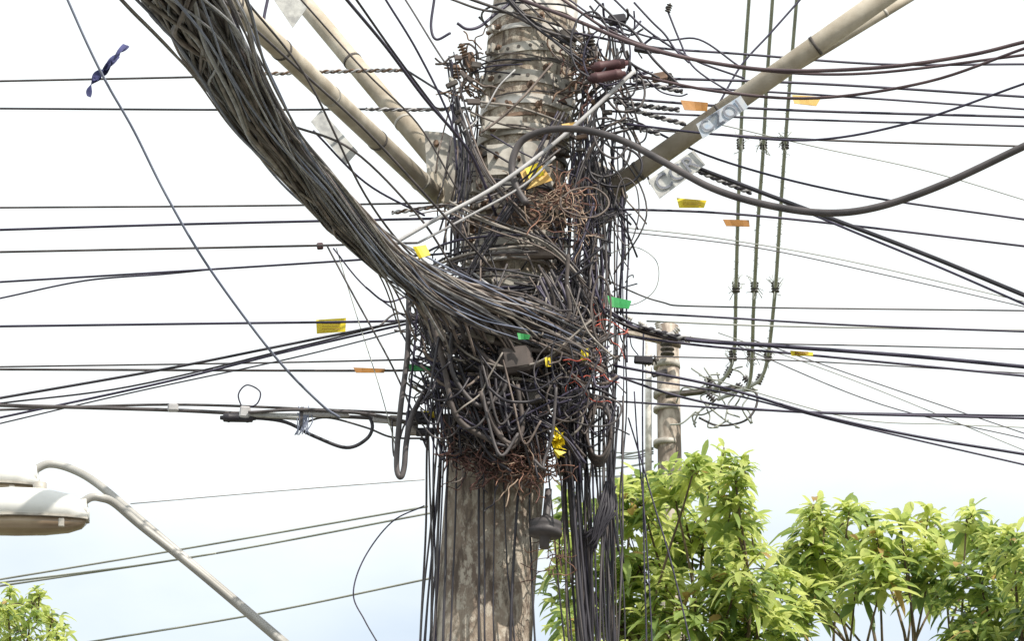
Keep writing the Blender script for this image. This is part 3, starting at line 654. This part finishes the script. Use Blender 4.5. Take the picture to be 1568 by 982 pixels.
for pts in ([(1147,-2),(1138,130),(1134,220),(1130,330),(1127,440),(1124,540),(1112,575),(1090,600)],[(1183,-2),(1174,130),(1168,240),(1160,350),(1154,470),(1148,585),(1125,600),(1100,612)],[(1220,-2),(1210,120),(1202,225),(1194,340),(1187,445),(1176,545),(1165,580),(1148,592)]):
    n=len(pts); dd=np.linspace(2,D-.5,n)
    P=[W(p[0],p[1],dd[i]) for i,p in enumerate(pts)]
    rr=np.array([R(3.0,dd[i]) for i in range(n)]); P.insert(0,P[0]*2-P[1]); rr=np.concatenate([[rr[0]],rr])
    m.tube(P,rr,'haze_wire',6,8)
    for y0 in (220,440,545):
        x=np.interp(y0,[p[1] for p in pts],[p[0] for p in pts]); d=np.interp(y0,[p[1] for p in pts[:6]],dd[:6])
        insul(x,y0+8,d,6.5,'dark_grey_pvc'); 
        for k in range(16):
            a=W(x,y0+RU(-16,16),d); m.tube([a,W(x+RU(-14,14),y0+RU(-20,20),d+RU(-.1,.1))],R(.7,d),'haze_wire',4,1)
    for k in range(60):
        y0=RU(110,560); x=np.interp(y0,[p[1] for p in pts],[p[0] for p in pts]); d=np.interp(y0,[p[1] for p in pts],dd)
        m.tube([W(x,y0,d),W(x+random.choice((-1,1))*RU(3,5),y0+RU(-5,5),d)],R(.6,d),'haze_wire',4,1)
for i in range(16):
    x,y=RU(1055,1165),RU(560,640); P=[W(x,y,D-.4)]
    for k in range(4): x+=RU(-25,25); y+=RU(-4,24); P.append(W(x,min(y,655),D-.4+RU(-.1,.1)))
    m.tube(P,R(1.4,D),'haze_wire',5,5)
for x,y in ((1090,592),(1112,577),(1150,590),(1095,615),(1140,600),(1160,588)): insul(x,y,D-.4,6,'dark_grey_pvc',(RU(-1,1),0,1))
wire(m,[(1120,600),(1155,600),(1158,622),(1140,645),(1100,652),(1070,640)],D-.4,D-.4,2,'dark_grey_pvc',6,ext=False)
m.obj('high_voltage_lines')
m=MB()
for i in range(9):
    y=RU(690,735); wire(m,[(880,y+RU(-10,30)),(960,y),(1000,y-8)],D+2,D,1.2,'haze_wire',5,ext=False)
m.obj('distant_wires')
# ------------------------------------------------------------------ street lamps
def lamp(ox,oy,d,armpts,name='street_lamp'):
    global m
    e=empty(name)
    st=[(0,10,16,3),(8,16,24,8),(30,24,38,12),(70,32,46,14),(120,36,48,14),(170,32,44,14),(205,24,30,12),(225,6,12,4)]
    for part,mat in (('housing','lamp_housing'),('bowl','lamp_bowl')):
        m=MB(); V=[];n=16;Fc=[]
        for s,hw,ht,hb in st:
            if part=='bowl':
                hw*=.9; s=s*.9+4
            for j in range(n):
                a=math.pi*j/(n-1); c=math.cos(a); sn=abs(math.sin(a))**.55
                z=(ht*sn) if part=='housing' else -2-(hb*1.35*sn)
                V.append(W(ox-s,oy,d)+np.array([0,R(hw*.9)*c,R(z)]))
        for i in range(len(st)-1):
            for j in range(n): k=(j+1)%n; Fc.append((i*n+j,i*n+k,(i+1)*n+k,(i+1)*n+j))
        Fc+= [tuple(range(n)),tuple((len(st)-1)*n+j for j in range(n))]
        m.add(V,Fc,mat,True); ob=m.obj(part,e)
    m=MB()
    out=[(s,hw*.9+2) for s,hw,_,_ in st]; V=[]
    ring=[(ox-s,+h) for s,h in out]+[(ox-s,-h) for s,h in out[::-1]]
    for dz in (-1.6,1.6):
        for x,h in ring: V.append(W(x,oy,d)+np.array([0,R(h),R(dz)]))
    n=len(ring); m.add(V,[tuple(range(n)),tuple(range(2*n-1,n-1,-1))]+[(i,(i+1)%n,(i+1)%n+n,i+n) for i in range(n)],'galvanised',False)
    m.cyl(W(ox-2,oy-18,d),W(ox-20,oy-16,d),R(14),'lamp_housing')
    m.cyl(W(ox-75,oy-56,d),W(ox-75,oy-40,d),R(10),'galvanised')
    m.box(W(ox-42,oy+4,d-.08),(R(4),0,0),(0,R(3),0),(0,0,R(6)),'galvanised')
    m.obj('rim',e)
    m=MB(); m.tube([W(x,y,dd) for x,y,dd in armpts],R(6),'lamp_arm_steel',16,8)
    m.obj('arm',e)
lamp(136,797,-.55,[(126,770,-.55),(140,762,-.55),(155,763,-.54),(175,771,-.5),(215,805,-.45),(300,873,-.4),(432,985,-.3),(560,1095,-.1),(715,1225,0)])
lamp(60,746,-.25,[(50,722,-.25),(75,711,-.25),(110,719,-.25),(150,742,-.3),(215,797,-.38),(300,869,-.38),(432,981,-.28),(560,1091,-.1),(715,1218,0)])
# ------------------------------------------------------------------ trees
def leaf(mb,p,d,n,L,wd,mat):
    s=np.cross(d,n); s/=np.linalg.norm(s)+1e-9; n=np.cross(s,d)
    V=[p]; droop=RU(.15,.85)
    for t,w in ((.3,.85),(.62,1.0),(.86,.55)):
        c=p+d*L*t-np.array([0,0,1])*L*droop*t*t; 
        V+=[c-s*wd*w+n*wd*.35,c,c+s*wd*w+n*wd*.35]
    V.append(p+d*L-np.array([0,0,1])*L*droop)
    mb.add(V,[(0,1,2),(0,2,3),(1,4,5,2),(2,5,6,3),(4,7,8,5),(5,8,9,6),(7,10,8),(8,10,9)],mat,True)
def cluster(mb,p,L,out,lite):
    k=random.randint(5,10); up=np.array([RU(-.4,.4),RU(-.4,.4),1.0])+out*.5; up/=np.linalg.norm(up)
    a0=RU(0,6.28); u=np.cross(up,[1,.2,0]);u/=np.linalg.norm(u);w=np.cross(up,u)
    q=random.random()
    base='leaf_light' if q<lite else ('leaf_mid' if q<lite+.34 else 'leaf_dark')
    for i in range(k):
        a=a0+i*2.4; el=RU(-.1,1.0); h=u*math.cos(a)+w*math.sin(a); d=h*math.cos(el)+up*math.sin(el)
        mt=base if random.random()<.7 else random.choice(['leaf_light','leaf_mid','leaf_dark'])
        if random.random()<.010: mt='leaf_dry'
        leaf(mb,p+up*RU(-.35,.15)*L,d,up,L*RU(.65,1.25),L*RU(.11,.17),mt)
def tree(blobs,d0,Lpx,dens,trunk,lite=.36,low=(),sprigs=()):
    e=empty('leafy_tree'); mb=MB(); br=MB()
    T=W(trunk[0],trunk[1],d0); base=np.array([T[0],T[1],0]); 
    br.tube([base,base*.5+T*.5+np.array([.06,0,0]),T],np.array([.13,.1,.06]),'bark',14,6)
    for b in list(blobs)+list(low):
        x,y,r=b[:3]; d=d0+(b[3] if len(b)>3 else RU(-.5,.6)); c=W(x,y,d); rr=R(r,d)
        mid=T*.4+c*.6+np.array([RU(-.2,.2),RU(0,.3),RU(-.35,-.05)])
        br.tube([T-np.array([0,0,RU(.0,.8)]),mid,c],np.array([.022,.009,.004]),'bark',8,5)
        for i in range(int(dens*(r/45)**2)+3):
            v=np.random.normal(size=3); v/=np.linalg.norm(v); v*=random.random()**.42*RU(.95,1.28)
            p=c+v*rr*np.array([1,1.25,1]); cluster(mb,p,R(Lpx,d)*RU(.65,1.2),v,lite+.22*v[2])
            if i%2==0: br.tube([c,(c+p)/2+np.array([0,0,RU(-.02,.03)]),p],.003,'bark',4,3)
    for x,y,h in sprigs:
        a=W(x,y,d0); bb=W(x+RU(-8,8),y-h,d0); br.tube([W(x+RU(-6,6),y+40,d0),a,bb],.004,'bark',5,3)
        for t in np.linspace(0,1,4): cluster(mb,a+(bb-a)*t,R(Lpx*.75,d0),np.array([0,0,1.]),.7)
    br.obj('trunk_and_branches',e); mb.obj('foliage',e,False)
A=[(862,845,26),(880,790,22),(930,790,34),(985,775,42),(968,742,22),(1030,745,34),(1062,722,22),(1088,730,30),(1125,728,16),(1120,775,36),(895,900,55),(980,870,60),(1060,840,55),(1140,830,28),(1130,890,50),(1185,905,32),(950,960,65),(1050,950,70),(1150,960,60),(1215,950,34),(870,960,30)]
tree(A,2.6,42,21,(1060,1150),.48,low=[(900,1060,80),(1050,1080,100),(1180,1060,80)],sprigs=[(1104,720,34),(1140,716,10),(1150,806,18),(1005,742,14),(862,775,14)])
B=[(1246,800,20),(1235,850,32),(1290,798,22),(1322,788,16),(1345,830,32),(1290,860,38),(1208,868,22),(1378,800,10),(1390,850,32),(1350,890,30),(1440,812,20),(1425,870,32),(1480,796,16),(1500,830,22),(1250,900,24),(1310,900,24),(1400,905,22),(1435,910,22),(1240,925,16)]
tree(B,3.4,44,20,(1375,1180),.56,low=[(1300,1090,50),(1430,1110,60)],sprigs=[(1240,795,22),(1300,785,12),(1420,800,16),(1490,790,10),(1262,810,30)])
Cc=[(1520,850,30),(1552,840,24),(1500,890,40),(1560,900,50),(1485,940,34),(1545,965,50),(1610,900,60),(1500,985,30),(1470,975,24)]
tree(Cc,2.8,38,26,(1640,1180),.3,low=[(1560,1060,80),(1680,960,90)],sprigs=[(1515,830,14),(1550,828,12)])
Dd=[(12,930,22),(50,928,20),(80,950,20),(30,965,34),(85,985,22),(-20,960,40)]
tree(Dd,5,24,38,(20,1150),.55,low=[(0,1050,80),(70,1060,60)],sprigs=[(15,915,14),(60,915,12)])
# ------------------------------------------------------------------ world and sun
el=math.radians(50); az=math.radians(138)
w=bpy.data.worlds.new('World'); scene.world=w; w.use_nodes=True; nt=w.node_tree; L=nt.links.new
bg=nt.nodes['Background']; bg.inputs[1].default_value=0.15
sky=nt.nodes.new('ShaderNodeTexSky'); sky.sky_type='NISHITA'; sky.sun_disc=False; sky.sun_elevation=el; sky.sun_rotation=az; sky.dust_density=0.6
tc=nt.nodes.new('ShaderNodeTexCoord'); sp=nt.nodes.new('ShaderNodeSeparateXYZ'); L(tc.outputs['Generated'],sp.inputs[0])
mp=nt.nodes.new('ShaderNodeMapping'); mp.inputs['Scale'].default_value=(1,1,2.2); L(tc.outputs['Generated'],mp.inputs[0])
n=nt.nodes.new('ShaderNodeTexNoise'); n.inputs['Scale'].default_value=6; n.inputs['Detail'].default_value=6; L(mp.outputs[0],n.inputs['Vector'])
mr=nt.nodes.new('ShaderNodeMapRange'); mr.inputs[1].default_value=.25; mr.inputs[2].default_value=.36; L(sp.outputs[2],mr.inputs[0])
ad=nt.nodes.new('ShaderNodeMath'); ad.operation='MULTIPLY_ADD'; L(n.outputs[0],ad.inputs[0]); ad.inputs[1].default_value=1.3
L(mr.outputs[0],ad.inputs[2])
mr2=nt.nodes.new('ShaderNodeMapRange'); mr2.inputs[1].default_value=.5; mr2.inputs[2].default_value=1.15; mr2.inputs[3].default_value=.5; L(ad.outputs[0],mr2.inputs[0])
mx=nt.nodes.new('ShaderNodeMix'); mx.data_type='RGBA'; L(mr2.outputs[0],mx.inputs[0]); L(sky.outputs[0],mx.inputs[6]); mx.inputs[7].default_value=(7.6,8.0,8.1,1)
L(mx.outputs[2],bg.inputs[0])
sd=bpy.data.lights.new('sun','SUN'); sd.energy=5.0; sd.angle=math.radians(.5); sd.color=(1,.93,.82)
so=bpy.data.objects.new('sun',sd); scene.collection.objects.link(so)
dv=Vector((math.sin(az)*math.cos(el),math.cos(az)*math.cos(el),math.sin(el))); so.rotation_euler=dv.to_track_quat('Z','Y').to_euler()
scene.view_settings.view_transform='Standard'; scene.view_settings.look='None'; scene.view_settings.exposure=0
